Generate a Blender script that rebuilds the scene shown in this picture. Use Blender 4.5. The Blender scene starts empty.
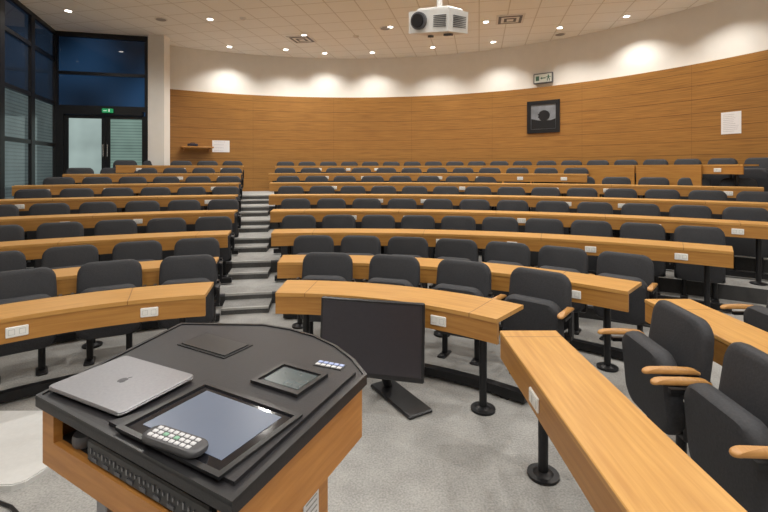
import bpy, math, random
from math import sin, cos, pi, atan2, radians, sqrt, hypot
from mathutils import Vector, Matrix
random.seed(4)
SC = bpy.context.scene
COL = SC.collection

# ------------------------------------------------------------------ materials
def new_mat(name):
    m = bpy.data.materials.new(name); m.use_nodes = True
    nt = m.node_tree; b = nt.nodes["Principled BSDF"]
    return m, nt, b
def simple(name, col, rough=0.5, metal=0.0, noise=0.0, scale=40, emit=None, es=1.0, bump=0.0):
    m, nt, b = new_mat(name)
    b.inputs["Roughness"].default_value = rough
    b.inputs["Metallic"].default_value = metal
    b.inputs["Base Color"].default_value = (*col, 1)
    tc = nt.nodes.new("ShaderNodeTexCoord")
    n = nt.nodes.new("ShaderNodeTexNoise"); n.inputs["Scale"].default_value = scale
    n.inputs["Detail"].default_value = 4
    nt.links.new(tc.outputs["Object"], n.inputs["Vector"])
    r = nt.nodes.new("ShaderNodeValToRGB")
    a = 1 - noise; c = 1 + noise
    r.color_ramp.elements[0].position = 0.3; r.color_ramp.elements[1].position = 0.7
    r.color_ramp.elements[0].color = (col[0]*a, col[1]*a, col[2]*a, 1)
    r.color_ramp.elements[1].color = (min(1, col[0]*c), min(1, col[1]*c), min(1, col[2]*c), 1)
    nt.links.new(n.outputs["Fac"], r.inputs["Fac"])
    nt.links.new(r.outputs["Color"], b.inputs["Base Color"])
    if bump:
        bp = nt.nodes.new("ShaderNodeBump"); bp.inputs["Strength"].default_value = bump
        bp.inputs["Distance"].default_value = 0.01
        nt.links.new(n.outputs["Fac"], bp.inputs["Height"])
        nt.links.new(bp.outputs["Normal"], b.inputs["Normal"])
    if emit:
        b.inputs["Emission Color"].default_value = (*emit, 1)
        b.inputs["Emission Strength"].default_value = es
    return m
def mth(nt, op, a, b=None, c=None):
    n = nt.nodes.new("ShaderNodeMath"); n.operation = op
    for i, v in enumerate((a, b, c)):
        if v is None: continue
        if isinstance(v, (int, float)): n.inputs[i].default_value = v
        else: nt.links.new(v, n.inputs[i])
    return n.outputs[0]
def line_mask(nt, sock, period, width, off=0.0):
    f = mth(nt, 'FRACT', mth(nt, 'DIVIDE', mth(nt, 'ADD', sock, off), period))
    return mth(nt, 'LESS_THAN', f, width/period)
def wood(name, c1, c2, su=1.2, sv=22, rough=0.38, joints=None):
    m, nt, b = new_mat(name)
    b.inputs["Roughness"].default_value = rough
    uv = nt.nodes.new("ShaderNodeUVMap")
    mp = nt.nodes.new("ShaderNodeMapping"); mp.inputs["Scale"].default_value = (su, sv, 1)
    nt.links.new(uv.outputs[0], mp.inputs["Vector"])
    n = nt.nodes.new("ShaderNodeTexNoise"); n.inputs["Scale"].default_value = 2.0
    n.inputs["Detail"].default_value = 6; n.inputs["Distortion"].default_value = 0.4
    nt.links.new(mp.outputs[0], n.inputs["Vector"])
    r = nt.nodes.new("ShaderNodeValToRGB")
    r.color_ramp.elements[0].position = 0.3; r.color_ramp.elements[1].position = 0.7
    r.color_ramp.elements[0].color = (*c2, 1); r.color_ramp.elements[1].color = (*c1, 1)
    nt.links.new(n.outputs["Fac"], r.inputs["Fac"])
    out = r.outputs["Color"]
    if joints:
        sep = nt.nodes.new("ShaderNodeSeparateXYZ"); nt.links.new(uv.outputs[0], sep.inputs[0])
        msk = None
        for ax, per, wd, off in joints:
            k = line_mask(nt, sep.outputs[ax], per, wd, off)
            msk = k if msk is None else mth(nt, 'MAXIMUM', msk, k)
        mx = nt.nodes.new("ShaderNodeMix"); mx.data_type = 'RGBA'
        nt.links.new(msk, mx.inputs[0]); nt.links.new(out, mx.inputs[6])
        mx.inputs[7].default_value = (c2[0]*.55, c2[1]*.5, c2[2]*.45, 1)
        out = mx.outputs[2]
    nt.links.new(out, b.inputs["Base Color"])
    return m

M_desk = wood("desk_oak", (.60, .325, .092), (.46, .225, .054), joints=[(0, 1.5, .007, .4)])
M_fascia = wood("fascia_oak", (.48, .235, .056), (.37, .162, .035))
M_wallwood = wood("wall_oak_panelling", (.40, .193, .042), (.23, .100, .020), su=.8, sv=30, rough=.45,
                  joints=[(0, 2.35, .004, .3), (1, .28, .009, 0.0)])
M_lectwood = wood("lectern_cherry", (.57, .26, .068), (.43, .175, .038), su=2.5, sv=26)
M_armwood = wood("armrest_oak", (.52, .27, .085), (.40, .19, .055), su=5, sv=40)
M_fabric = simple("charcoal_upholstery", (.030, .031, .036), .72, 0, .2, 90, bump=.15)
M_shell = simple("seat_shell_plastic", (.018, .018, .020), .45, 0, .1)
M_black = simple("black_metal", (.014, .014, .016), .4, .3, .1)
M_blackpl = simple("black_plastic", (.016, .016, .018), .32, 0, .12, 60)
M_ltop = simple("lectern_black_laminate", (.018, .017, .020), .42, 0, .2, 220, bump=.06)
M_screen = simple("screen_glass", (.012, .012, .015), .08, 0, .05)
M_mon = simple("monitor_screen_matte", (.034, .031, .038), .3, 0, .05)
M_blue = simple("touch_display", (.05, .06, .08), .3, 0, .08, 6, emit=(.11, .135, .19), es=.75)
M_small = simple("small_display", (.03, .04, .045), .25, 0, .3, 30, emit=(.06, .08, .075), es=.6)
M_alu = simple("brushed_aluminium", (.32, .32, .34), .38, .8, .05, 120)
M_alud = simple("emblem_grey", (.10, .10, .11), .3, .6, .05)
M_chrome = simple("chrome", (.6, .6, .62), .2, 1, .03)
M_white = simple("white_plastic", (.75, .74, .72), .4, 0, .03)
M_plate = simple("socket_white", (.80, .79, .76), .4, 0, .02)
M_platemark = simple("socket_mark_grey", (.40, .40, .39), .5, 0, .02)
M_table = simple("white_laminate", (.66, .66, .65), .4, 0, .03)
M_paper = simple("paper", (.8, .8, .82), .8, 0, .03)
M_plaster = simple("white_plaster", (.78, .76, .72), .85, 0, .02, 4)
M_nose = simple("step_nosing", (.44, .435, .42), .5, .1, .1)
M_grey = simple("grey_plastic", (.10, .10, .11), .45, 0, .1)
M_remote = simple("remote_dark_plastic", (.06, .06, .065), .4, 0, .1)
M_btnw = simple("button_white", (.6, .6, .62), .4)
M_btng = simple("button_green", (.22, .42, .30), .4)
M_btnb = simple("button_blue", (.3, .34, .5), .4, emit=(.3, .4, .8), es=.3)
M_green = simple("sign_green", (.02, .28, .10), .4, emit=(.02, .5, .18), es=.3)
M_greend = simple("sign_dark_green", (.06, .13, .09), .5)
M_signw = simple("sign_white", (.75, .8, .75), .4, emit=(.8, .9, .8), es=.3)
M_signpale = simple("sign_pale_face", (.58, .60, .54), .5)
M_ink = simple("ink", (.05, .06, .2), .7)
M_frame = simple("window_frame_black", (.014, .014, .016), .4, .2, .1)
M_photo = simple("grey_print", (.20, .215, .24), .35, 0, .35, 4)
M_line = simple("print_grey_ink", (.35, .35, .38), .7)
M_lamp = simple("lamp_glow", (1, .97, .92), .5, emit=(1, .96, .88), es=16)
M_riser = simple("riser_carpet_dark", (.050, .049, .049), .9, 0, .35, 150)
M_bag = simple("dark_cloth", (.02, .022, .04), .8, 0, .2)

def carpet(name, lo, hi):
    m, nt, b = new_mat(name); b.inputs["Roughness"].default_value = .95
    tc = nt.nodes.new("ShaderNodeTexCoord")
    n1 = nt.nodes.new("ShaderNodeTexNoise"); n1.inputs["Scale"].default_value = 90; n1.inputs["Detail"].default_value = 4
    n2 = nt.nodes.new("ShaderNodeTexNoise"); n2.inputs["Scale"].default_value = 5; n2.inputs["Detail"].default_value = 6
    for n in (n1, n2): nt.links.new(tc.outputs["Object"], n.inputs["Vector"])
    s = mth(nt, 'ADD', mth(nt, 'MULTIPLY', n1.outputs["Fac"], .65), mth(nt, 'MULTIPLY', n2.outputs["Fac"], .35))
    r = nt.nodes.new("ShaderNodeValToRGB")
    r.color_ramp.elements[0].position = .34; r.color_ramp.elements[1].position = .66
    r.color_ramp.elements[0].color = (*lo, 1); r.color_ramp.elements[1].color = (*hi, 1)
    nt.links.new(s, r.inputs[0]); nt.links.new(r.outputs[0], b.inputs["Base Color"])
    bp = nt.nodes.new("ShaderNodeBump"); bp.inputs["Strength"].default_value = .3; bp.inputs["Distance"].default_value = .01
    nt.links.new(n1.outputs["Fac"], bp.inputs["Height"]); nt.links.new(bp.outputs[0], b.inputs["Normal"])
    return m
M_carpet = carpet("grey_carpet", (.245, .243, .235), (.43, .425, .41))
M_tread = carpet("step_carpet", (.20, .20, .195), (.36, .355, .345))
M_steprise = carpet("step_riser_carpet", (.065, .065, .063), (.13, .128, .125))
def ceil_mat():
    m, nt, b = new_mat("ceiling_tiles"); b.inputs["Roughness"].default_value = .9
    tc = nt.nodes.new("ShaderNodeTexCoord")
    mp = nt.nodes.new("ShaderNodeMapping"); mp.inputs["Rotation"].default_value = (0, 0, radians(12))
    nt.links.new(tc.outputs["Object"], mp.inputs[0])
    sep = nt.nodes.new("ShaderNodeSeparateXYZ"); nt.links.new(mp.outputs[0], sep.inputs[0])
    k = mth(nt, 'MAXIMUM', line_mask(nt, sep.outputs[0], .6, .024, 30), line_mask(nt, sep.outputs[1], .6, .024, 30))
    mx = nt.nodes.new("ShaderNodeMix"); mx.data_type = 'RGBA'; nt.links.new(k, mx.inputs[0])
    mx.inputs[6].default_value = (.90, .92, .92, 1); mx.inputs[7].default_value = (.69, .69, .67, 1)
    nt.links.new(mx.outputs[2], b.inputs["Base Color"])
    return m
M_ceil = ceil_mat()
def pane_mat(name, top, low, blind_z=None, k=1.0, streak=False):
    m, nt, b = new_mat(name); b.inputs["Roughness"].default_value = .04
    b.inputs["Base Color"].default_value = (.01, .013, .02, 1)
    tc = nt.nodes.new("ShaderNodeTexCoord"); sep = nt.nodes.new("ShaderNodeSeparateXYZ")
    nt.links.new(tc.outputs["Object"], sep.inputs[0])
    n = nt.nodes.new("ShaderNodeTexNoise"); n.inputs["Scale"].default_value = 1.3
    if streak:
        n.inputs["Scale"].default_value = .8
        nt.links.new(tc.outputs["Object"], n.inputs[0]); n.inputs["Detail"].default_value = 0
    else: nt.links.new(tc.outputs["Object"], n.inputs[0])
    mx = nt.nodes.new("ShaderNodeMix"); mx.data_type = 'RGBA'
    mx.inputs[6].default_value = (*low, 1); mx.inputs[7].default_value = (*top, 1)
    if blind_z is None: mx.inputs[0].default_value = 1
    else:
        g = mth(nt, 'GREATER_THAN', sep.outputs[2], blind_z)
        nt.links.new(g, mx.inputs[0])
    if streak: st = mth(nt, 'MAXIMUM', mth(nt, 'ADD', mth(nt, 'MULTIPLY', n.outputs["Fac"], 3.0), -.75), .2)
    else: st = mth(nt, 'ADD', mth(nt, 'MULTIPLY', n.outputs["Fac"], .9*k), .5*k)
    if blind_z is not None:
        f = mth(nt, 'FRACT', mth(nt, 'MULTIPLY', sep.outputs[2], 14))
        l = mth(nt, 'MULTIPLY', mth(nt, 'LESS_THAN', f, .35), -.3*k)
        l = mth(nt, 'MULTIPLY', l, mth(nt, 'LESS_THAN', sep.outputs[2], blind_z))
        st = mth(nt, 'ADD', st, l)
    nt.links.new(mx.outputs[2], b.inputs["Emission Color"]); nt.links.new(st, b.inputs["Emission Strength"])
    return m
M_paneblue = pane_mat("dusk_glass", (.008, .027, .062), (.1, .12, .12), streak=True)
M_paneleft = pane_mat("dusk_glass_blinds", (.006, .012, .022), (.070, .092, .090), 3.2)
M_panedoorL = pane_mat("door_glass_pale", (.27, .34, .32), (.26, .34, .31), None, 1.2)
M_panedoorR = pane_mat("door_glass_slats", (.2, .24, .22), (.18, .27, .23), 9, 1.0)

# ------------------------------------------------------------------ mesh builder
class MB:
    def __init__(s): s.v = []; s.f = []; s.m = []; s.uv = []
    def add(s, vs, fs, mi=0, uvs=None, T=None):
        o = len(s.v)
        for p in vs: s.v.append(tuple(T @ Vector(p)) if T else tuple(p))
        for i, f in enumerate(fs):
            s.f.append([o+j for j in f]); s.m.append(mi)
            if uvs: s.uv.append(uvs[i])
            else:
                P = [Vector(vs[j]) for j in f]
                n = (P[1]-P[0]).cross(P[2]-P[0]) if len(P) > 2 else Vector((0, 0, 1))
                a = [abs(n.x), abs(n.y), abs(n.z)]; k = a.index(max(a))
                s.uv.append([(p.x, p.y) if k == 2 else ((p.x, p.z) if k == 1 else (p.y, p.z)) for p in P])
    def box(s, c, d, mi=0, rz=0, T=None, bev=0):
        x, y, z = d[0]/2, d[1]/2, d[2]/2
        M = Matrix.Translation(c) @ Matrix.Rotation(rz, 4, 'Z')
        if T: M = T @ M
        if bev:
            b = min(bev, x*.9, y*.9, z*.9)
            pts = [(-x+b, -y), (x-b, -y), (x, -y+b), (x, y-b), (x-b, y), (-x+b, y), (-x, y-b), (-x, -y+b)]
            s.layers(pts, [(-z, b), (-z+b, 0), (z-b, 0), (z, b)], mi, M); return
        vs = [(-x, -y, -z), (x, -y, -z), (x, y, -z), (-x, y, -z), (-x, -y, z), (x, -y, z), (x, y, z), (-x, y, z)]
        s.add(vs, [(0, 3, 2, 1), (4, 5, 6, 7), (0, 1, 5, 4), (2, 3, 7, 6), (1, 2, 6, 5), (3, 0, 4, 7)], mi, None, M)
    def layers(s, pts, lay, mi=0, M=None):
        mxr = max(max(abs(p[0]) for p in pts), 1e-6); myr = max(max(abs(p[1]) for p in pts), 1e-6)
        n = len(pts); vs = []
        for z, ins in lay:
            for p in pts: vs.append((p[0]*(1-ins/mxr), p[1]*(1-ins/myr), z))
        fs = []
        for l in range(len(lay)-1):
            for i in range(n):
                j = (i+1) % n
                fs.append((l*n+i, l*n+j, (l+1)*n+j, (l+1)*n+i))
        fs.append(tuple(range(n-1, -1, -1))); fs.append(tuple((len(lay)-1)*n+i for i in range(n)))
        s.add(vs, fs, mi, None, M)
    def pillow(s, w, h, t, r, mi=0, M=None, taper=0.0, bend=0.0, seg=6, crown=0.0, bendy=0.0):
        pts = []
        for cx, cy, a0 in ((w/2-r, -h/2+r, -90), (w/2-r, h/2-r, 0), (-w/2+r, h/2-r, 90), (-w/2+r, -h/2+r, 180)):
            for i in range(seg+1):
                a = radians(a0+90*i/seg); pts.append((cx+r*cos(a), cy+r*sin(a)))
        n = len(pts); vs = []
        lay = [(-t/2, .80), (-t*.46, .93), (-t*.3, .985), (0, 1), (t*.3, .985), (t*.46, .93), (t/2, .80)]
        for z, k in lay:
            for p in pts:
                x = p[0]*k*(1+taper*(p[1]/h)); y = p[1]*k
                if y > 0: y += crown*(1-(2*x/w)**2)
                vs.append((x, y, z + bend*(x*x) + bendy*y*y))
        fs = []
        for l in range(len(lay)-1):
            for i in range(n):
                j = (i+1) % n
                fs.append((l*n+i, l*n+j, (l+1)*n+j, (l+1)*n+i))
        for base, flip in ((0, True), ((len(lay)-1)*n, False)):
            z = lay[0][0] if flip else lay[-1][0]
            ci = len(vs); vs.append((0, 0, z*1.03))
            for i in range(n):
                j = (i+1) % n
                fs.append((base+j, base+i, ci) if flip else (base+i, base+j, ci))
        s.add(vs, fs, mi, None, M)
    def cyl(s, p0, p1, r, n=16, mi=0, r2=None, T=None):
        p0 = Vector(p0); p1 = Vector(p1); d = p1-p0; L = d.length
        q = d.to_track_quat('Z', 'Y').to_matrix().to_4x4()
        M = Matrix.Translation(p0) @ q
        if T: M = T @ M
        r2 = r if r2 is None else r2
        vs = [(r*cos(2*pi*i/n), r*sin(2*pi*i/n), 0) for i in range(n)] + [(r2*cos(2*pi*i/n), r2*sin(2*pi*i/n), L) for i in range(n)]
        fs = [(i, (i+1) % n, n+(i+1) % n, n+i) for i in range(n)] + [tuple(range(n-1, -1, -1)), tuple(range(n, 2*n))]
        s.add(vs, fs, mi, None, M)
    def tube(s, pts, r, n=8, mi=0):
        for a, b in zip(pts[:-1], pts[1:]): s.cyl(a, b, r, n, mi)
    def prism(s, poly, z0, z1, mi=0, T=None):
        n = len(poly)
        vs = [(p[0], p[1], z0) for p in poly]+[(p[0], p[1], z1) for p in poly]
        fs = [(i, (i+1) % n, n+(i+1) % n, n+i) for i in range(n)] + [tuple(range(n-1, -1, -1)), tuple(range(n, 2*n))]
        s.add(vs, fs, mi, None, T)
    def band(s, outer, inner, z0, z1, mi=0):
        n = len(outer)
        vs = [(*p, z0) for p in outer]+[(*p, z1) for p in outer]+[(*p, z1) for p in inner]+[(*p, z0) for p in inner]
        fs = []
        for l in range(4):
            m = (l+1) % 4
            fs += [(l*n+i, l*n+(i+1) % n, m*n+(i+1) % n, m*n+i) for i in range(n)]
        s.add(vs, fs, mi)
    def arc(s, c, r0, r1, a0, a1, z0, z1, mi=0, n=None):
        n = n or max(4, int(abs(a1-a0)*r1/.12))
        vs = []
        for i in range(n+1):
            a = a0+(a1-a0)*i/n
            for r, z in ((r0, z0), (r1, z0), (r1, z1), (r0, z1)):
                vs.append((c[0]+r*cos(a), c[1]+r*sin(a), z))
        fs = []; uv = []
        for i in range(n):
            u0 = (a0+(a1-a0)*i/n)*r1; u1 = (a0+(a1-a0)*(i+1)/n)*r1
            o = 4*i; q = o+4
            for k, (va, vb) in enumerate(((r0, r1), (z0, z1), (r1, r0), (z1, z0))):
                k2 = (k+1) % 4
                fs.append((o+k, o+k2, q+k2, q+k)); uv.append([(u0, va), (u0, vb), (u1, vb), (u1, va)])
        fs.append((0, 3, 2, 1)); uv.append([(r0, z0), (r0, z1), (r1, z1), (r1, z0)])
        e = 4*n; fs.append((e, e+1, e+2, e+3)); uv.append([(r0, z0), (r1, z0), (r1, z1), (r0, z1)])
        s.add(vs, fs, mi, uv)
    def mesh(s, name, mats, smooth=False):
        me = bpy.data.meshes.new(name); me.from_pydata(s.v, [], s.f)
        for m in (mats if isinstance(mats, (list, tuple)) else [mats]): me.materials.append(m)
        ul = me.uv_layers.new(name="UVMap")
        for pi_, p in enumerate(me.polygons):
            p.material_index = s.m[pi_]; p.use_smooth = smooth
            for j, li in enumerate(p.loop_indices): ul.data[li].uv = s.uv[pi_][j]
        me.update()
        import bmesh
        bm = bmesh.new(); bm.from_mesh(me); bmesh.ops.recalc_face_normals(bm, faces=bm.faces); bm.to_mesh(me); bm.free()
        if smooth:
            try: me.set_sharp_from_angle(angle=radians(42))
            except Exception: pass
        return me
    def obj(s, name, mats, parent=None, loc=(0, 0, 0), rz=0, smooth=False, **props):
        o = bpy.data.objects.new(name, s.mesh(name, mats, smooth))
        COL.objects.link(o); o.location = loc; o.rotation_euler = (0, 0, rz)
        if parent: o.parent = parent
        for k, v in props.items(): o[k] = v
        return o
def empty(name, loc, rz=0, **props):
    o = bpy.data.objects.new(name, None); COL.objects.link(o); o.location = loc; o.rotation_euler = (0, 0, rz)
    o.empty_display_size = .1
    for k, v in props.items(): o[k] = v
    return o

# ------------------------------------------------------------------ room dimensions
E = 1.70
S = 1.2
WC = (-1.01, 4.92); WR = 8.46
CEIL = 4.99; WOODTOP = 3.81
A_END = radians(124.5)
outline = [(7.45, -3.0)]
NA = 74
arcpts = [(WC[0]+WR*cos(A_END*i/NA), WC[1]+WR*sin(A_END*i/NA)) for i in range(NA+1)]
outline += arcpts
DW0 = (-5.83, 11.23); DW1 = (-7.95, 10.7); LW1 = (-3.10, -3.0)
outline += [DW0, DW1, LW1]
def ray_wall(c, a):
    dx, dy = cos(a), sin(a); best = 1e9
    n = len(outline)
    for i in range(n):
        p = outline[i]; q = outline[(i+1) % n]
        ex, ey = q[0]-p[0], q[1]-p[1]
        det = dx*(-ey)+dy*ex
        if abs(det) < 1e-9: continue
        rx, ry = p[0]-c[0], p[1]-c[1]
        t = (rx*(-ey)+ry*ex)/det; u = (dx*ry-dy*rx)/det
        if t > 0 and -1e-6 <= u <= 1+1e-6: best = min(best, t)
    return best
def circ3(p, q, r):
    ax, ay = p; bx, by = q; cx, cy = r
    d = 2*(ax*(by-cy)+bx*(cy-ay)+cx*(ay-by))
    ux = ((ax*ax+ay*ay)*(by-cy)+(bx*bx+by*by)*(cy-ay)+(cx*cx+cy*cy)*(ay-by))/d
    uy = ((ax*ax+ay*ay)*(cx-bx)+(bx*bx+by*by)*(ax-cx)+(cx*cx+cy*cy)*(bx-ax))/d
    return (ux, uy), hypot(ax-ux, ay-uy)
rows3 = [((-2.27, 2.63), (-.98, 3.2), (.82, 2.63)),
         ((-2.82, 3.42), (-1.24, 4.10), (1.82, 3.16)),
         ((-3.62, 4.16), (-1.47, 5.00), (3.07, 3.95)),
         ((-4.35, 4.92), (-1.7, 5.88), (3.90, 4.50)),
         ((-4.90, 5.70), (-1.98, 6.76), (4.5, 5.15)),
         ((-5.20, 6.50), (-2.25, 7.64), (4.95, 5.85)),
         ((-5.35, 7.38), (-2.55, 8.52), (4.75, 6.70)),
         ((-5.35, 8.25), (-2.85, 9.38), (3.95, 7.75))]
XL = [-1.21, -1.50, -1.70, -1.92, -2.2, -2.45, -2.7, -2.95]
XR = [-.70, -.94, -1.24, -1.47, -1.72, -1.95, -2.2, -2.4]
TZ = [0, 0, .140, .315, .49, .67, .85, 1.03]
ROW = []
for k, (a, b, c) in enumerate(rows3):
    ROW.append(circ3(*[(p[0]*S, p[1]*S) for p in (a, b, c)]))
TOPROW = (WC, WR-.78)
def ang(row, X):
    cc, R = row
    return math.acos(max(-1, min(1, (X-cc[0])/R)))
def pt(row, r_off, a):
    cc, R = row; return (cc[0]+(R+r_off)*cos(a), cc[1]+(R+r_off)*sin(a))

# ------------------------------------------------------------------ structure
def structure(o): o["kind"] = "structure"; return o
b = MB(); b.prism(outline, -.12, 0); structure(b.obj("floor", M_carpet))
b = MB(); b.prism(outline, CEIL, CEIL+.1); structure(b.obj("ceiling", M_ceil))
PC = (-.9, 3.3)
DF = .46
NT = 720
for k in range(2, 8):
    cc, R = ROW[k]; Rf = R-DF
    b = MB()
    prev = None
    for i in range(NT+1):
        a = 2*pi*i/NT
        dx, dy = cos(a), sin(a)
        ox, oy = PC[0]-cc[0], PC[1]-cc[1]
        B = ox*dx+oy*dy; C = ox*ox+oy*oy-Rf*Rf
        rf = -B+sqrt(max(0, B*B-C)); rw = ray_wall(PC, a)
        if k == 7:
            ox, oy = PC[0]-WC[0], PC[1]-WC[1]; B2 = ox*dx+oy*dy; C2 = ox*ox+oy*oy-(TOPROW[1]-DF)**2
            rf = min(rf, -B2+sqrt(max(0, B2*B2-C2)))
        cur = None
        if rf < rw-.02: cur = ((PC[0]+dx*rf, PC[1]+dy*rf), (PC[0]+dx*rw, PC[1]+dy*rw))
        if prev and cur:
            z = TZ[k]; z0 = TZ[k-1]-.01
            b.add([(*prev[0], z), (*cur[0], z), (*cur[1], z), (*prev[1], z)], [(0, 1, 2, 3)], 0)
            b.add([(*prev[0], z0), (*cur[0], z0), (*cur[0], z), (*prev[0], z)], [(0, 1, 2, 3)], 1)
        prev = cur
    structure(b.obj("floor", [M_carpet, M_riser]))
tn = 10
for k in range(2, 7):
    cc, R = ROW[k]; a1 = ang(ROW[k], max(XL[k]*S-3.0, -6.0)); a0 = ang(ROW[k], 3.6)
    b = MB(); b.arc(cc, R-DF-.012, R-DF+.03, a0, a1, TZ[k]-.02, TZ[k]+.006)
    structure(b.obj("trim_%d" % tn, M_grey)); tn += 1

b = MB(); b.arc(WC, WR, WR+.15, 0, A_END, 0, CEIL, n=NA); structure(b.obj("wall_back", M_plaster))
b = MB(); b.arc(WC, WR-.05, WR+.01, radians(1), A_END-radians(.2), .9, WOODTOP, n=NA); structure(b.obj("trim_1", M_wallwood))
b = MB(); b.box((7.53, .96, CEIL/2), (.15, 7.92, CEIL)); structure(b.obj("wall_right", M_plaster))
b = MB(); b.box((2.17, -3.08, CEIL/2), (10.6, .15, CEIL)); structure(b.obj("wall_front", M_plaster))
b = MB(); b.prism([arcpts[-1], DW0, (DW0[0]-.2, DW0[1]+.05), (arcpts[-1][0]-.2, arcpts[-1][1]+.1)], 0, CEIL); structure(b.obj("wall_return", M_plaster))
b = MB(); b.box((-5.62, 11.12, (CEIL+1.03)/2), (.40, .30, CEIL-1.03)); structure(b.obj("trim_2", M_plaster))

def window(name, p0, p1, z0, z1, mull_z, mat, extra_x=(), t=.09):
    L = hypot(p1[0]-p0[0], p1[1]-p0[1]); a = atan2(p1[1]-p0[1], p1[0]-p0[0])
    e = empty(name, (p0[0], p0[1], z0), a, kind="structure")
    f = MB(); H = z1-z0
    f.box((t/2, 0, H/2), (t, .14, H)); f.box((L-t/2, 0, H/2), (t, .14, H))
    f.box((L/2, 0, t/2), (L-2*t, .14, t)); f.box((L/2, 0, H-t/2), (L-2*t, .14, t))
    for z in mull_z: f.box((L/2, 0, z-z0), (L-2*t, .12, .08))
    for x in extra_x: f.box((x, 0, H/2), (.05, .12, H-2*t))
    f.obj("frame", M_frame, e, kind="structure")
    g = MB(); g.box((L/2, 0, H/2), (L-2*t+.01, .02, H-2*t+.01))
    g.obj("pane", mat, e, kind="structure")
    return e
ux, uy = LW1[0]-DW1[0], LW1[1]-DW1[1]; LL = hypot(ux, uy); ux /= LL; uy /= LL
bay = 1.38; nb = 5
for i in range(nb):
    p0 = (DW1[0]+ux*(bay*(i+1)), DW1[1]+uy*(bay*(i+1))); p1 = (DW1[0]+ux*bay*i, DW1[1]+uy*bay*i)
    window("window_%d" % (i+1), p0, p1, 0.0, CEIL, [2.25, 3.25, 4.3], M_paneleft)
q = (DW1[0]+ux*bay*nb, DW1[1]+uy*bay*nb)
nx, ny = uy, -ux
if nx > 0: nx, ny = -nx, -ny
b = MB(); b.prism([q, LW1, (LW1[0]+nx*.15, LW1[1]+ny*.15), (q[0]+nx*.15, q[1]+ny*.15)], 0, CEIL); structure(b.obj("wall_left", M_plaster))
da = atan2(DW0[1]-DW1[1], DW0[0]-DW1[0])
dd = (cos(da), sin(da)); DWL = 2.13
dwe = (DW1[0]+dd[0]*DWL, DW1[1]+dd[1]*DWL)
ZB = 1.03; ZT = 3.0
window("window_9", DW1, dwe, ZT+.10, CEIL, [4.0], M_paneblue, t=.12)
e = empty("door_1", (DW1[0], DW1[1], ZB), da, kind="structure")
f = MB(); H = ZT-ZB
f.box((.12, 0, (H+.10)/2), (.24, .16, H+.10)); f.box((DWL-.05, 0, (H+.10)/2), (.1, .16, H+.10)); f.box((DWL/2, 0, H+.05), (DWL-.34, .15, .10))
f.obj("door_frame", M_frame, e, kind="structure")
x0 = .24; x1 = DWL-.1; xm = (x0+x1)/2
for xa, xb in ((x0, xm-.005), (xm+.005, x1)):
    f = MB(); w = xb-xa
    f.box((xa+.045, 0, H/2), (.09, .06, H-.02)); f.box((xb-.045, 0, H/2), (.09, .06, H-.02))
    f.box((xa+w/2, 0, .12), (w-.18, .06, .22)); f.box((xa+w/2, 0, H-.05), (w-.18, .06, .08))
    lf = f.obj("door_leaf", M_frame, e, kind="structure")
    g = MB(); g.box((xa+w/2, 0, (H+.14)/2), (w-.17, .015, H-.3)); g.obj("pane", M_panedoorL if xa == x0 else M_panedoorR, lf, kind="structure")
    hx = xb-.04 if xa == x0 else xa+.04
    h = MB(); h.cyl((hx, -.08, .95), (hx, -.08, 1.25), .012); h.cyl((hx, -.03, .98), (hx, -.08, .98), .008); h.cyl((hx, -.03, 1.22), (hx, -.08, 1.22), .008)
    h.obj("handle", M_chrome, lf, kind="structure")

for k in range(2, 8):
    cc, R = ROW[k]
    aL = ang(ROW[k], XL[k]*S-.02); aR = ang(ROW[k], XR[k]*S+.02)
    z0 = TZ[k-1]; zm = (TZ[k]+TZ[k-1])/2
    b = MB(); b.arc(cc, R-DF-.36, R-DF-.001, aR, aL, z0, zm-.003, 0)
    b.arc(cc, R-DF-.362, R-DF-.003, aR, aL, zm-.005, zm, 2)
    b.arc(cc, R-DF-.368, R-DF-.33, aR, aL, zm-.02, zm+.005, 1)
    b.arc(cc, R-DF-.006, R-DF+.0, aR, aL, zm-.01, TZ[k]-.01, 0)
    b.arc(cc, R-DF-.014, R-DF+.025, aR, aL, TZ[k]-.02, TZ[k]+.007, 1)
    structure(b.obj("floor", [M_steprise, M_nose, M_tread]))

# ------------------------------------------------------------------ chair (built once, copied)
def b_back(b, mi=0):
    M = Matrix.Translation((0, .230, .628)) @ Matrix.Rotation(radians(90-8), 4, 'X')
    b.pillow(.512, .450, .076, .095, mi, M, taper=-.05, bend=-.30, crown=.010)
def b_shell(b, mi=0):
    M = Matrix.Translation((0, .270, .58)) @ Matrix.Rotation(radians(90-8), 4, 'X')
    b.pillow(.45, .42, .024, .10, mi, M, taper=-.04, bend=-.28)
def b_seat(b, mi=0):
    M = Matrix.Translation((0, .098, .440)) @ Matrix.Rotation(radians(90+6), 4, 'X')
    b.pillow(.485, .44, .105, .10, mi, M, taper=-.05, crown=.012)
def b_arm(b, sx, mi=0):
    M = Matrix.Translation((sx*.275, .055, .628))
    b.pillow(.048, .29, .020, .023, mi, M, bendy=-1.1)
def b_armdark(b, sx, mi=0):
    M = Matrix.Translation((sx*.275, .10, .585))
    b.pillow(.042, .22, .024, .020, mi, M)
def b_bracket(b, sx, mi=0):
    x = sx*.275
    b.box((x, .18, .49), (.03, .07, .19), mi, 0, None, .008)
    b.box((x, .10, .568), (.028, .20, .022), mi)
    b.box((x, .16, .598), (.024, .06, .045), mi)
    b.box((x*.93, .18, .39), (.06, .07, .04), mi)
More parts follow.
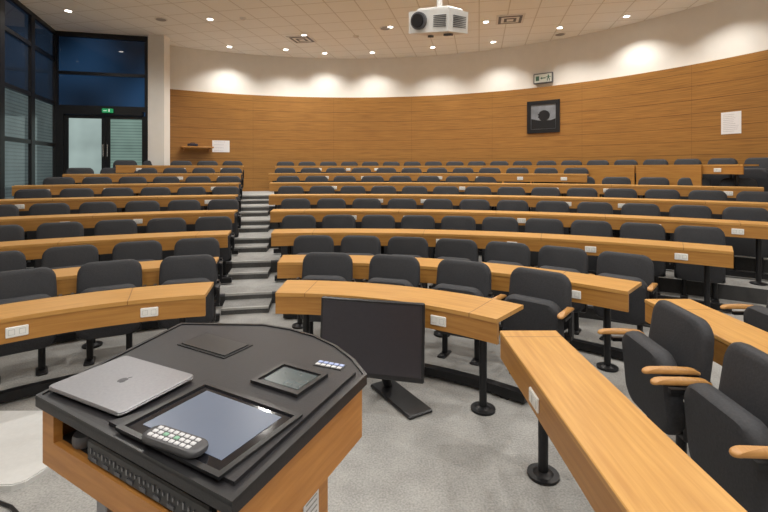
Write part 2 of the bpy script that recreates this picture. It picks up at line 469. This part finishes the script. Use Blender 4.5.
def b_ped(b, mi=0):
    b.box((0, .19, .29), (.50, .10, .15), mi, 0, None, .015)
    b.cyl((-.15, .18, .012), (-.15, .18, .28), .026, 12, mi); b.cyl((.15, .18, .012), (.15, .18, .28), .026, 12, mi)
    for sx in (-.15, .15):
        b.box((sx, .17, .01), (.08, .18, .02), mi, 0, None, .008)
parts = {}
def cm(key, name, fn, mat, *a):
    b = MB(); fn(b, *a); parts[key] = (name, b.mesh(name, mat, True))
cm('back', "backrest", b_back, M_fabric); cm('shell', "back_shell", b_shell, M_shell); cm('seat', "seat", b_seat, M_fabric)
cm('aL', "armrest", b_arm, M_armwood, -1); cm('aR', "armrest", b_arm, M_armwood, 1)
cm('dL', "armrest", b_armdark, M_shell, -1); cm('dR', "armrest", b_armdark, M_shell, 1)
cm('bL', "arm_bracket", b_bracket, M_black, -1); cm('bR', "arm_bracket", b_bracket, M_black, 1)
cm('ped', "pedestal", b_ped, M_black)
bj = MB(); b_back(bj, 0); b_shell(bj, 1); b_seat(bj, 0)
for sx in (-1, 1): b_armdark(bj, sx, 1); b_bracket(bj, sx, 2)
b_ped(bj, 2)
me_joined = bj.mesh("lecture_chair", [M_fabric, M_shell, M_black], True)
proto = {}
def chair(x, y, z, rz, group, label, kind='dark', scale=1.0):
    if kind == 'far':
        if 'j' not in proto:
            e = bpy.data.objects.new("lecture_chair", me_joined); proto['j'] = e
        else: e = proto['j'].copy()
        COL.objects.link(e); e.location = (x, y, z); e.rotation_euler = (0, 0, rz)
    elif kind not in proto:
        e = empty("lecture_chair", (x, y, z), rz); ch = []
        arms = ['aL', 'aR'] if kind == 'wood' else ['dL', 'dR']
        for key in ['back', 'shell', 'seat']+arms+['bL', 'bR', 'ped']:
            n, me = parts[key]
            o = bpy.data.objects.new(n, me); COL.objects.link(o); o.parent = e
            if key in ('aL', 'aR'): o["label"] = "pale wooden armrest pad"
            ch.append(o)
        proto[kind] = (e, ch)
    else:
        pe, pc = proto[kind]
        e = pe.copy(); COL.objects.link(e); e.location = (x, y, z); e.rotation_euler = (0, 0, rz)
        for c in pc:
            o = c.copy(); o.parent = e; COL.objects.link(o)
    e.scale = (scale,)*3
    e["label"] = label; e["category"] = "chair"; e["group"] = group
    return e

# ------------------------------------------------------------------ curved desks
def plate_mesh():
    b = MB(); b.box((0, 0, 0), (.118, .012, .068), 0, 0, None, .004)
    b.box((-.028, -.0065, .0), (.034, .002, .034), 1); b.box((.028, -.0065, .0), (.034, .002, .034), 1)
    b.box((-.028, -.0075, .0), (.030, .002, .030), 0); b.box((.028, -.0075, .0), (.030, .002, .030), 0)
    return b.mesh("socket_plate", [M_plate, M_platemark])
PLATE = plate_mesh()
def add_plate(parent, loc, rz):
    o = bpy.data.objects.new("socket_plate", PLATE); COL.objects.link(o); o.parent = parent
    o.location = loc; o.rotation_euler = (0, 0, rz); o["label"] = "white power socket plate on the wooden edge"
def post(parent, x, y, h):
    b = MB(); b.cyl((x, y, .012), (x, y, h), .027, 16); b.cyl((x, y, 0), (x, y, .016), .085, 24); b.cyl((x, y, .016), (x, y, .03), .055, 20, 0, .03)
    b.box((x, y, h-.01), (.16, .10, .02))
    b.obj("leg", M_black, parent, smooth=True)
DD = .40; HT = .73; FH = .135
ROWN = ["front row", "second row", "third row", "fourth row", "fifth row", "sixth row", "seventh row", "top row"]
def desk_arc(k, row, a0, a1, side):
    cc, R = row; am = (a0+a1)/2
    ox, oy = cc[0]+R*cos(am), cc[1]+R*sin(am)
    e = empty("curved_desk", (ox, oy, TZ[k]), 0, category="desk", group="curved tiered lecture desks",
              label="curved oak lecture desk, %s, %s" % (ROWN[k], "window side" if side == 'L' else "centre of hall"))
    c = (cc[0]-ox, cc[1]-oy)
    b = MB(); b.arc(c, R-DD, R, a0, a1, HT-.028, HT); b.obj("desktop", M_desk, e)
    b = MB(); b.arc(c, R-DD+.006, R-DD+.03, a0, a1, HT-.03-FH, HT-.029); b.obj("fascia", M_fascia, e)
    L = (a1-a0)*R
    n = max(2, int(round(L/1.5))+1)
    for i in range(n):
        m = .22/R; a = a0+m+(a1-a0-2*m)*i/(n-1); r = R-.2
        post(e, c[0]+r*cos(a), c[1]+r*sin(a), HT-.03)
    n = max(1, int(round(L/.85)))
    for i in range(n):
        a = a0+(a1-a0)*(i+.5)/n; r = R-DD+.001
        add_plate(e, (c[0]+r*cos(a), c[1]+r*sin(a), HT-.03-FH/2), a-pi/2)
    if k < 4:   # made-up low rail along the row, adds dark lines under the desks
        b = MB(); b.arc(c, R+.02, R+.09, a0, a1, .02, .085)
        for i in range(3):
            a = a0+(a1-a0)*(.08+.42*i); b.arc(c, R+.03, R+.08, a-.03/R, a+.03/R, 0, .021, n=1)
        b.obj("dark_rail", M_black, e, label="low black rail added to darken the ground under the row")
    return e
PITCH = .60
XEND = [.82, 1.82, 3.07, 3.95, 4.6, 4.95, 5.0, 9]
for k in range(8):
    row = ROW[k]; cc, R = row
    aL0 = ang(row, XL[k]*S)
    a = aL0
    while a < pi:
        p = pt(row, 0, a)
        wx = DW1[0]+(DW1[1]-p[1])*.354
        if p[0] < -1.02*p[1] or p[0] < wx+.55: break
        if k >= 6 and p[0] < (-6.35 if k == 6 else -6.1): break
        a += .004
    desk_arc(k, row, aL0, a, 'L')
    aL1 = a
    Rc = R+.34
    lab = "charcoal padded tip-up lecture chair, %s" % ROWN[k]
    kind = 'dark' if k < 4 else 'far'
    n = int((aL1-aL0)*Rc/PITCH+.25)
    for i in range(n):
        aa = aL0+(.30+PITCH*i)/Rc
        p = pt(row, .34, aa)
        if p[0] < -.985*p[1]: continue
        chair(p[0], p[1], TZ[k], aa-pi/2, "chairs of the %s" % ROWN[k], lab, kind)
    if k == 7:
        row = TOPROW; cc, R = row; Rc = R+.30
        aR1 = ang(row, -3.02); a = radians(19)
    else:
        aR1 = ang(row, XR[k]*S)
        a = aR1
        while a > .02:
            p = pt(row, 0, a); q = pt(row, .75, a)
            lim = WR-.12 if k < 6 else TOPROW[1]-.32
            if p[0] > XEND[k]*S or hypot(q[0]-WC[0], q[1]-WC[1]) > lim: break
            a -= .003
    desk_arc(k, row, a, aR1, 'M')
    n = int(round((aR1-a)*Rc/PITCH+(.2 if k == 0 else 0)))
    for i in range(n):
        aa = aR1-(aR1-a)*(i+.5)/n
        if k == 0: aa = aR1-(.25+.625*i)/Rc
        p = pt(row, Rc-R, aa)
        wd = k < 3 and i == n-1
        chair(p[0], p[1], TZ[k], aa-pi/2, "chairs of the %s" % ROWN[k],
              "charcoal tip-up lecture chair with wooden armrests, %s end" % ROWN[k] if wd else lab, 'wood' if wd else kind)

def desk_straight(xi, xo, y0, y1, z, label, posts, plates):
    L = y1-y0; e = empty("straight_desk", ((xi+xo)/2, (y0+y1)/2, z), pi/2, category="desk", label=label)
    w = xo-xi
    b = MB(); b.box((0, 0, HT-.014), (L, w, .028), 0, 0, None, .004); b.obj("desktop", M_desk, e)
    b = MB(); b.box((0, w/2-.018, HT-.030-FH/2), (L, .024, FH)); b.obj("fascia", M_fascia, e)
    for yy in posts: post(e, yy-(y0+y1)/2, -.02, HT-.03)
    for yy in plates: add_plate(e, (yy-(y0+y1)/2, w/2-.001, HT-.03-FH/2), pi)
    return e
desk_straight(.69, 1.03, .25, 2.66, 0, "straight oak desk facing the lectern, on black posts", [2.46, .7], [2.05, 1.2])
desk_straight(1.93, 2.27, .6, 3.30, 0, "straight oak desk behind the flank chairs", [3.0, 1.2], [2.75, 1.6])
for x, y in ((1.48, 2.64), (1.42, 1.96), (2.68, 3.16)):
    chair(x, y, 0, -pi/2-.06, "chairs on the flank", "charcoal tip-up lecture chair with wooden arms facing the lectern", 'wood', 1.02)

cc, R = TOPROW
for d0, d1 in ((24, 33.3), (33.6, 43), (43.3, 53), (53.3, 61)):
    a0 = radians(d0); a1 = radians(d1); am = (a0+a1)/2; ox, oy = cc[0]+R*cos(am), cc[1]+R*sin(am)
    e = empty("screen_panel", (ox, oy, TZ[7]), 0, category="partition", group="oak screen panels", label="low oak screen panel in front of the top row")
    b = MB(); b.arc((cc[0]-ox, cc[1]-oy), R-DD-.040, R-DD-.014, a0, a1, 0.05, .72); b.obj("panel", M_fascia, e)
    b = MB(); b.arc((cc[0]-ox, cc[1]-oy), R-DD-.042, R-DD-.012, a0, a1, 0, .05); b.obj("plinth", M_black, e)

# ------------------------------------------------------------------ lectern
LZ = 1.08
out = [(-.948, 1.21), (-.281, .823), (-.051, 1.333), (-.095, 1.440), (-.165, 1.55), (-.255, 1.645), (-.36, 1.715), (-.48, 1.765), (-.81, 1.775)]
cx, cy = -.475, 1.37
loc = [(p[0]-cx, p[1]-cy) for p in out]
def sc(pts, k): return [(p[0]*k, p[1]*k) for p in pts]
lec = empty("lectern", (cx, cy, 0), 0, category="lectern", label="wooden multimedia lectern with angular black control top")
b = MB(); b.prism(sc(loc, .992), LZ-.030, LZ-.001); b.prism(loc, LZ-.028, LZ-.003)
b.obj("top_panel", M_ltop, lec)
b = MB(); b.band(loc, sc(loc, .972), LZ-.006, LZ+.003)
b.obj("raised_rim", M_blackpl, lec)
def rel(x, y): return (x-cx, y-cy)
RU = radians(-29)
CH = .008
con = [rel(-.665, 1.075), rel(-.292, .868), rel(-.085, 1.335), rel(-.150, 1.450), rel(-.375, 1.372), rel(-.455, 1.245)]
b = MB(); b.prism(con, LZ-.003, LZ+CH); b.obj("console_plate", M_ltop, lec)
A, Bn, Cn = loc[0], loc[1], loc[2]
ins = sc(loc, .965)
def wallseg(b, p, q, z0, z1, t, mi=0):
    dx, dy = q[0]-p[0], q[1]-p[1]; L = hypot(dx, dy); a = atan2(dy, dx)
    M = Matrix.Translation((p[0], p[1], 0)) @ Matrix.Rotation(a, 4, 'Z')
    b.box((L/2, t/2, (z0+z1)/2), (L, t, z1-z0), mi, 0, M)
Z0 = .895; ZU = LZ-.028
b = MB()
for i in range(1, len(ins)): wallseg(b, ins[i], ins[(i+1) % len(ins)], Z0, ZU, .02)
b.prism(sc(loc, .95), Z0, Z0+.015)
b.obj("carcass", M_lectwood, lec)
fd = ((Bn[0]-A[0]), (Bn[1]-A[1])); FL = hypot(*fd); fa = atan2(fd[1], fd[0])
MF = Matrix.Translation((ins[0][0], ins[0][1], 0)) @ Matrix.Rotation(fa, 4, 'Z')
FLi = FL*.965
SL = ZU-.085
b = MB(); b.box((FLi/2, .01, (Z0+SL)/2), (FLi, .022, SL-Z0), 0, 0, MF); b.box((.03, .01, (SL+ZU)/2), (.06, .022, ZU-SL), 0, 0, MF)
b.box((FLi-.02, .01, (SL+ZU)/2), (.04, .022, ZU-SL), 0, 0, MF)
b.obj("front_frame", M_lectwood, lec)
b = MB(); b.box((FLi/2, .15, SL-.006), (FLi-.09, .26, .012), 0, 0, MF); b.obj("shelf", M_blackpl, lec)
b = MB(); b.box((FLi*.60, .125, SL+.030), (FLi*.62, .24, .054), 0, 0, MF, .004)
for i in range(24): b.box((FLi*.32+i*.017, .004, SL+.034), (.004, .003, .008 if i % 3 else .014), 1, 0, MF)
for i in range(8): b.box((FLi*.34+i*.05, .004, SL+.016), (.022, .003, .009), 2, 0, MF)
b.obj("equipment_unit", [M_blackpl, M_alu, M_grey], lec, label="black rack unit with small ports and white markings")
ped = [(loc[1][0]*.72, loc[1][1]*.72), (loc[2][0]*.72, loc[2][1]*.72), (loc[4][0]*.72, loc[4][1]*.72), (-.02, .22), (-.12, -.02)]
b = MB(); b.prism(ped, .06, Z0, 0); b.obj("pedestal", M_lectwood, lec)
b = MB(); b.prism(sc(loc, .76), 0, .06); b.obj("base_plate", M_blackpl, lec)
b = MB()
lx, ly = rel(-.80, 1.25)
b.box((lx*.95, ly*.95, (Z0+.06)/2), (.05, .03, Z0-.06), 0, fa, None, .004); b.obj("support_post", M_alu, lec)
ea = atan2(ped[1][1]-ped[0][1], ped[1][0]-ped[0][0])
lm = Matrix.Translation((ped[0][0]*.28+ped[1][0]*.72, ped[0][1]*.28+ped[1][1]*.72, .745)) @ Matrix.Rotation(ea, 4, 'Z')
b = MB(); b.box((.02, -.002, 0), (.075, .003, .10), 0, 0, lm)
for i in range(5): b.box((.02, -.004, .034-.016*i), (.054, .001, .004), 1, 0, lm)
b.obj("rating_label", [M_paper, M_platemark], lec)
hx, hy = rel(-.592, 1.558)
b = MB(); b.box((hx, hy, LZ+.0005), (.235, .125, .003), 0, RU); b.obj("cable_hatch", M_black, lec)
b = MB(); b.box((hx, hy, LZ+.003), (.215, .105, .004), 0, RU); b.obj("hatch_lid", M_blackpl, lec)
def ring(b, w, h, t, z0, z1, mi=0):
    for sx in (-1, 1): b.box((sx*(w/2-t/2), 0, (z0+z1)/2), (t, h, z1-z0), mi)
    for sy in (-1, 1): b.box((0, sy*(h/2-t/2), (z0+z1)/2), (w-2*t, t, z1-z0), mi)
tx, ty = rel(-.415, 1.068)
tp = empty("touch_screen", (tx, ty, LZ+CH-.0005), RU); tp.parent = lec
b = MB(); ring(b, .350, .255, .014, 0, .007); b.obj("bezel", M_blackpl, tp)
b = MB(); b.box((0, 0, .0012), (.324, .229, .0024)); b.obj("glass", M_screen, tp)
b = MB(); b.box((0, .006, .0030), (.268, .183, .001)); b.obj("display", M_blue, tp)
sx_, sy_ = rel(-.272, 1.285)
sp = empty("control_panel", (sx_, sy_, LZ+CH-.0005), RU); sp.parent = lec
b = MB(); ring(b, .170, .138, .014, 0, .010); b.box((0, 0, .0025), (.143, .111, .005)); b.obj("bezel", M_blackpl, sp)
b = MB(); b.box((0, .004, .0056), (.126, .090, .001)); b.obj("display", M_small, sp)
kx, ky = rel(-.168, 1.380)
kp = empty("keypad", (kx, ky, LZ+CH-.0005), RU+.12); kp.parent = lec
b = MB(); b.box((0, 0, .001), (.098, .040, .002)); b.obj("keypad_plate", M_blackpl, kp)
for r in range(2):
    for c in range(5):
        b = MB(); b.box((-.037+.0185*c, -.0085+.017*r, .003), (.014, .012, .002)); b.obj("button", M_btnb if r else M_btnw, kp)

lp = empty("laptop", (-.742, 1.265, LZ), radians(-26), category="laptop", label="closed silver aluminium laptop lying on the lectern")
def slab(w, h, z0, z1, r, mat, name, par, bv=.002):
    pts = []
    for ccx, ccy, a0 in ((w/2-r, -h/2+r, -90), (w/2-r, h/2-r, 0), (-w/2+r, h/2-r, 90), (-w/2+r, -h/2+r, 180)):
        for i in range(7):
            a = radians(a0+15*i); pts.append((ccx+r*cos(a), ccy+r*sin(a)))
    b = MB(); b.layers(pts, [(z0, bv), (z0+bv, 0), (z1-bv, 0), (z1, bv)]); return b.obj(name, mat, par)
slab(.315, .228, .006, .012, .014, M_alu, "base", lp); slab(.315, .228, .0125, .017, .014, M_alu, "lid", lp)
for x, y in ((-.13, -.09), (.13, -.09), (-.13, .09), (.13, .09)):
    b = MB(); b.cyl((x, y, 0), (x, y, .007), .008, 12); b.obj("foot", M_blackpl, lp)
pts = []
for i in range(28):
    t = 2*pi*i/28; x = .013*cos(t)*(1-.08*sin(t)); y = .0145*sin(t)
    if abs(cos(t)) < .35: y -= .003*(1-abs(cos(t))/.35)*(1 if sin(t) > 0 else -1)
    if x > 0: d = hypot(x-.015, y-.004); x -= max(0, .008-d)*.8
    pts.append((x, y))
b = MB(); b.prism(pts, .017, .0174); b.prism([(0, .0155), (.002, .020), (.007, .024), (.005, .018)], .017, .0174)
b.obj("emblem", M_alud, lp)

rc = empty("remote_control", (-.457, .972, LZ+CH+.0068), radians(-24), category="remote control", label="dark grey remote control with pale keys on the screen")
b = MB(); b.pillow(.170, .052, .017, .022, 0, Matrix.Translation((0, 0, .0085))); b.obj("body", M_remote, rc, smooth=True)
cols = [M_btnw, M_btnw, M_btng, M_btnw, M_btng, M_btnw, M_btnw]
for i in range(8):
    for j in range(3):
        b = MB(); b.box((-.059+.0162*i, -.0135+.0135*j, .0175), (.0125, .0102, .004), 0, 0, None, .002)
        b.obj("button", cols[i % 7] if j == 1 else M_btnw, rc)
ms = empty("computer_mouse", tuple((Matrix.Translation((cx, cy, 0)) @ MF) @ Vector((.13, .06, SL))), fa+.3, category="mouse", label="black computer mouse on the lectern shelf")
b = MB(); b.pillow(.06, .10, .032, .03, 0, Matrix.Translation((0, 0, .016))); b.obj("body", M_grey, ms, smooth=True)
b = MB(); b.cyl((-.003, .03, .030), (.003, .03, .030), .007, 12); b.obj("scroll_wheel", M_blackpl, ms)

tb = [(-2.80, 2.34), (-1.96, 2.34), (-1.91, 2.37), (-1.70, 3.02), (-1.73, 3.06), (-2.78, 3.06)]
te = empty("base_plate_stand", (-2.2, 2.7, 0), 0, category="base plate", label="low flat white base plate lying on the carpet by the desk")
b = MB(); b.prism([(p[0]+2.2, p[1]-2.7) for p in tb], .0, .028); b.prism([((p[0]+2.2)*.985, (p[1]-2.7)*.985) for p in tb], .028, .034); b.obj("plate", M_table, te)
b = MB(); b.cyl((.42, .05, .034), (.42, .05, .09), .05, 20); b.obj("socket", M_grey, te, smooth=True)

for cpts in ([(-2.25, 2.29), (-2.0, 2.27), (-1.86, 2.22), (-1.72, 2.13), (-1.55, 2.02), (-1.3, 1.8), (-1.15, 1.6)],):
    b = MB(); b.tube([(x, y, .009) for x, y in cpts], .009); b.obj("floor_cable", M_black, None, category="cable", label="black cable lying on the grey carpet")

# ------------------------------------------------------------------ confidence monitor
mo = empty("floor_monitor", (-.03, 3.08, 0), radians(-13), category="monitor", label="large black widescreen monitor on a low stand on the carpet")
T = Matrix.Translation((-.065, 0, .510)) @ Matrix.Rotation(radians(-5), 4, 'X')
b = MB(); b.box((0, .02, 0), (.75, .035, .53), 0, 0, T, .008); b.box((0, .05, 0), (.45, .04, .28), 0, 0, T, .015); b.obj("housing", M_blackpl, mo)
b = MB(); b.box((0, .0005, .008), (.71, .004, .475), 0, 0, T); b.obj("screen", M_mon, mo)
b = MB(); b.cyl((-.02, .36, .02), (-.05, .08, .46), .035, 16); b.obj("neck", M_blackpl, mo, smooth=True)
b = MB(); b.box((.10, .22, .013), (.54, .20, .026), 0, radians(-46), None, .008); b.obj("stand_base", M_blackpl, mo)

# ------------------------------------------------------------------ ceiling equipment
def downlight(x, y, watt, cone=150):
    e = empty("downlight", (x, y, CEIL), 0, category="ceiling light", group="recessed ceiling downlights", label="small round recessed downlight in the ceiling")
    b = MB(); n = 20
    vs = []
    for r, z in ((.085, 0), (.085, -.012), (.062, -.012), (.062, 0)):
        vs += [(r*cos(2*pi*i/n), r*sin(2*pi*i/n), z) for i in range(n)]
    fs = [(l*n+i, l*n+(i+1) % n, (l+1)*n+(i+1) % n, (l+1)*n+i) for l in range(3) for i in range(n)]
    b.add(vs, fs); b.obj("trim_ring", M_white, e)
    b = MB(); b.cyl((0, 0, -.008), (0, 0, -.002), .06, 20); b.obj("lamp", M_lamp, e)
    ld = bpy.data.lights.new("spot", 'SPOT'); ld.energy = watt*1.12; ld.color = (1, .968, .91); ld.spot_size = radians(cone); ld.spot_blend = .75; ld.shadow_soft_size = .06
    lo = bpy.data.objects.new("spot", ld); COL.objects.link(lo); lo.parent = e; lo.location = (0, 0, -.03)
    return e
for i, (dg, ro, wt) in enumerate(((25, .8, 120), (37, .62, 118), (47, .95, 140), (60, .75, 120), (72, .9, 145), (85, .7, 118), (95, .62, 105), (103, .85, 130), (114, .66, 135))):
    a = radians(dg); r = WR-ro
    downlight(WC[0]+r*cos(a), WC[1]+r*sin(a), wt, 122)
for i, (dg, ro) in enumerate(((14, 2.4), (36, 2.9), (57, 2.4), (78, 2.9), (99, 2.3), (120, 2.8))):
    a = radians(dg); r = WR-ro
    downlight(WC[0]+r*cos(a), WC[1]+r*sin(a), 155, 140)
for i, dg in enumerate((5, 42, 75, 110, 150)):
    a = radians(dg); r = 3.4 if i % 2 else 2.9
    downlight(WC[0]+r*cos(a), WC[1]+r*sin(a), 165, 160)
for x, y in ((-6.6, 9.3), (-5.9, 8.0), (-5.3, 6.4)): downlight(x, y, 80)
for x, y in ((-2.0, 2.6), (.4, 2.8), (2.8, 2.2), (-1.6, .3), (1.0, .2), (3.6, 0), (5, 2.5), (0, -1.6), (3, -1.8)): downlight(x, y, 145, 160)  # unseen downlights added over the front and behind the camera as fill

def on_ceiling(px, py):
    d = 445*(CEIL-E)/(168-py); return ((px-384)/445*d, d)
for px, py in ((302, 39), (510, 19)):
    x, y = on_ceiling(px, py)
    e = empty("air_diffuser", (x, y, CEIL), radians(-12), category="air vent", group="ceiling air diffusers", label="square white louvred air diffuser in the ceiling")
    b = MB(); b.box((0, 0, -.008), (.60, .60, .016)); b.obj("diffuser_frame", M_white, e)
    b = MB()
    for i in range(4): w = .50-.12*i; b.box((0, 0, -.02-.003*i), (w, w, .006), i % 2)
    b.obj("louvre", [M_grey, M_white], e)
for px, py in ((243, 18), (356, 36)):
    x, y = on_ceiling(px, py)
    e = empty("smoke_detector", (x, y, CEIL), 0, category="smoke detector", group="ceiling detectors", label="round white detector on the ceiling")
    b = MB(); b.cyl((0, 0, -.02), (0, 0, 0), .075, 20); b.obj("base", M_white, e); b = MB(); b.cyl((0, 0, -.045), (0, 0, -.02), .04, 20, 0, .06); b.obj("sensor", M_white, e)
for px, py in ((161, 19), (385, 28), (560, 34)):
    x, y = on_ceiling(px, py)
    e = empty("ceiling_speaker", (x, y, CEIL), 0, category="speaker", group="round ceiling speakers", label="round recessed loudspeaker with grey grille in the ceiling")
    b = MB(); b.cyl((0, 0, -.014), (0, 0, 0), .13, 28); b.obj("speaker_ring", M_white, e); b = MB(); b.cyl((0, 0, -.020), (0, 0, -.014), .105, 24); b.obj("grille", M_alu, e)

pj = empty("projector", (.50, 4.0, 3.00), 0, category="projector", label="white ceiling projector hanging from a pole")
PR = (radians(10), radians(7), radians(-36))
def tilt(o): o.rotation_euler = PR
b = MB(); b.prism([(-.20, -.20), (.19, -.185), (.205, .15), (.14, .2), (-.14, .2), (-.215, .15)], -.09, .095)
b.box((0, 0, .105), (.32, .28, .04), 0, 0, None, .01); tilt(b.obj("housing", M_white, pj))
b = MB(); b.cyl((-.09, -.18, .01), (-.09, -.225, .01), .075, 24); tilt(b.obj("lens_ring", M_grey, pj, smooth=True))
b = MB(); b.cyl((-.09, -.222, .01), (-.09, -.238, .01), .058, 24); tilt(b.obj("lens", M_screen, pj))
b = MB()
for i in range(7): b.box((.11, -.192, -.045+.015*i), (.12, .010, .005)); b.box((.200, 0, -.045+.015*i), (.012, .22, .005))
tilt(b.obj("vent_grille", M_grey, pj))
b = MB(); b.box((.08, .02, -.100), (.07, .05, .02)); b.box((-.15, .1, -.100), (.04, .04, .02)); tilt(b.obj("foot", M_grey, pj))
b = MB(); b.cyl((0, 0, .10), (0, 0, CEIL-3.00), .025); b.cyl((0, 0, CEIL-3.04), (0, 0, CEIL-3.00), .08); b.obj("mount_pole", M_white, pj, smooth=True)

# ------------------------------------------------------------------ wall-mounted things
def wall_at(deg, z, off=.055):
    a = radians(deg); r = WR-off
    return (WC[0]+r*cos(a), WC[1]+r*sin(a), z), a-pi/2
p, rz = wall_at(52.2, 4.03, .06)
es = empty("exit_sign", p, rz, category="exit sign", label="unlit pale running man exit sign on the upper wall")
b = MB(); b.box((0, 0, 0), (.50, .06, .27), 0, 0, None, .01); b.box((0, .02, 0), (.2, .06, .1)); b.obj("sign_case", M_grey, es)
b = MB(); b.box((0, -.033, 0), (.44, .006, .21)); b.obj("sign_face", M_signpale, es)
b = MB(); y = -.038
b.box((-.14, y, 0), (.09, .006, .12)); b.box((.02, y, .0), (.10, .006, .025))
b.prism([(0, 0), (.05, .035), (.05, -.035)], 0, .006, 0, Matrix.Translation((-.07, y+.003, 0)) @ Matrix.Rotation(radians(90), 4, 'X'))
b.cyl((.14, y+.003, .06), (.14, y-.003, .06), .018, 12); b.box((.14, y, .01), (.04, .006, .07))
b.box((.165, y, -.05), (.02, .006, .07)); b.box((.115, y, -.05), (.02, .006, .06)); b.box((.18, y, .02), (.05, .006, .015)); b.box((.10, y, .02), (.05, .006, .015))
b.obj("pictogram", M_greend, es)
p, rz = wall_at(52.2, 3.03, .07)
fr = empty("framed_picture", p, rz, category="picture", label="square black framed monochrome picture on the oak wall")
b = MB(); w = .84
for sx in (-1, 1): b.box((sx*(w/2-.05), 0, 0), (.10, .04, w)); b.box((0, 0, sx*(w/2-.05)), (w-.2, .04, .10))
b.obj("frame", M_black, fr)
b = MB(); b.box((0, .008, .0), (w-.18, .015, w-.18)); b.obj("print", M_photo, fr)
b = MB(); R90 = Matrix.Rotation(radians(90), 4, 'X')
TT = Matrix.Translation((0, -.001, 0)) @ R90
b.prism([(-.31, -.31), (.31, -.31), (.31, -.06), (.18, -.10), (-.1, -.09), (-.31, -.04)], 0, .003, 0, TT)
TT = Matrix.Translation((.02, -.002, .03)) @ R90
b.prism([(.15*cos(2*pi*i/24)*(1+.1*sin(3*i)), .14*sin(2*pi*i/24)) for i in range(24)], 0, .003, 0, TT)
b.obj("dark_shape", M_black, fr)
def notice(deg, z, w, h, label, ink):
    p, rz = wall_at(deg, z, .056)
    e = empty("paper_notice", p, rz, category="notice", label=label)
    b = MB(); b.box((0, 0, 0), (w, .004, h)); b.obj("sheet", M_paper, e)
    b = MB()
    for i in range(ink):
        ww = w*random.uniform(.5, .8); b.box((-(w*.8-ww)/2, -.003, h*.38-i*h*.76/max(1, ink-1)), (ww, .002, h*.010))
    b.obj("print", M_line if ink > 6 else M_ink, e)
notice(25.0, 2.56, .34, .42, "white paper notice with printed lines on the oak wall", 10)
notice(115.2, 2.31, .46, .33, "white paper notice with blue print on the oak wall", 4)

p, rz = wall_at(119.6, 2.26, .26)
cs = empty("wall_shelf", p, rz, category="shelf", label="small brown wooden wall shelf by the white column")
b = MB(); b.box((0, 0, 0), (.80, .38, .04), 0, 0, None, .006); b.obj("shelf_board", M_fascia, cs)
for sx in (-.32, .32):
    b = MB(); b.box((sx, .14, -.06), (.03, .08, .08)); b.box((sx, .02, -.03), (.03, .28, .03)); b.obj("bracket", M_fascia, cs)
bg = empty("cloth_bag", (p[0]-.12, p[1], 2.281), rz, category="bag", label="small dark bag lying on the wall shelf")
b = MB(); b.pillow(.26, .2, .08, .07, 0, Matrix.Translation((0, 0, .04))); b.obj("body", M_bag, bg, smooth=True)
b = MB(); b.tube([(-.06, 0, .07), (-.04, 0, .10), (.04, 0, .10), (.06, 0, .07)], .008); b.obj("strap", M_bag, bg)

mx_, my_ = DW1[0]+dd[0]*1.2, DW1[1]+dd[1]*1.2
es2 = empty("exit_sign", (mx_+dd[1]*.11, my_-dd[0]*.11, ZT+.10), da, category="exit sign", label="small green exit sign above the glass doors")
b = MB(); b.box((0, 0, 0), (.24, .05, .10), 0, 0, None, .008); b.obj("sign_case", M_green, es2)
b = MB(); b.box((.04, -.027, 0), (.025, .004, .06)); b.cyl((.04, -.025, .036), (.04, -.03, .036), .010, 10); b.box((-.05, -.027, 0), (.07, .004, .016)); b.obj("pictogram", M_signw, es2)

# ------------------------------------------------------------------ world + camera
w = bpy.data.worlds.new("dusk"); SC.world = w; w.use_nodes = True
w.node_tree.nodes["Background"].inputs[0].default_value = (.03, .06, .12, 1); w.node_tree.nodes["Background"].inputs[1].default_value = .6
cam = bpy.data.cameras.new("camera"); co = bpy.data.objects.new("camera", cam); COL.objects.link(co)
co.location = (0, 0, E); co.rotation_euler = (radians(90), 0, 0)
cam.sensor_width = 36; cam.lens = 445/768*36; cam.shift_y = -(256-168)/768; cam.clip_start = .05
SC.camera = co
SC.view_settings.view_transform = 'Standard'
SC.view_settings.exposure = 0.0
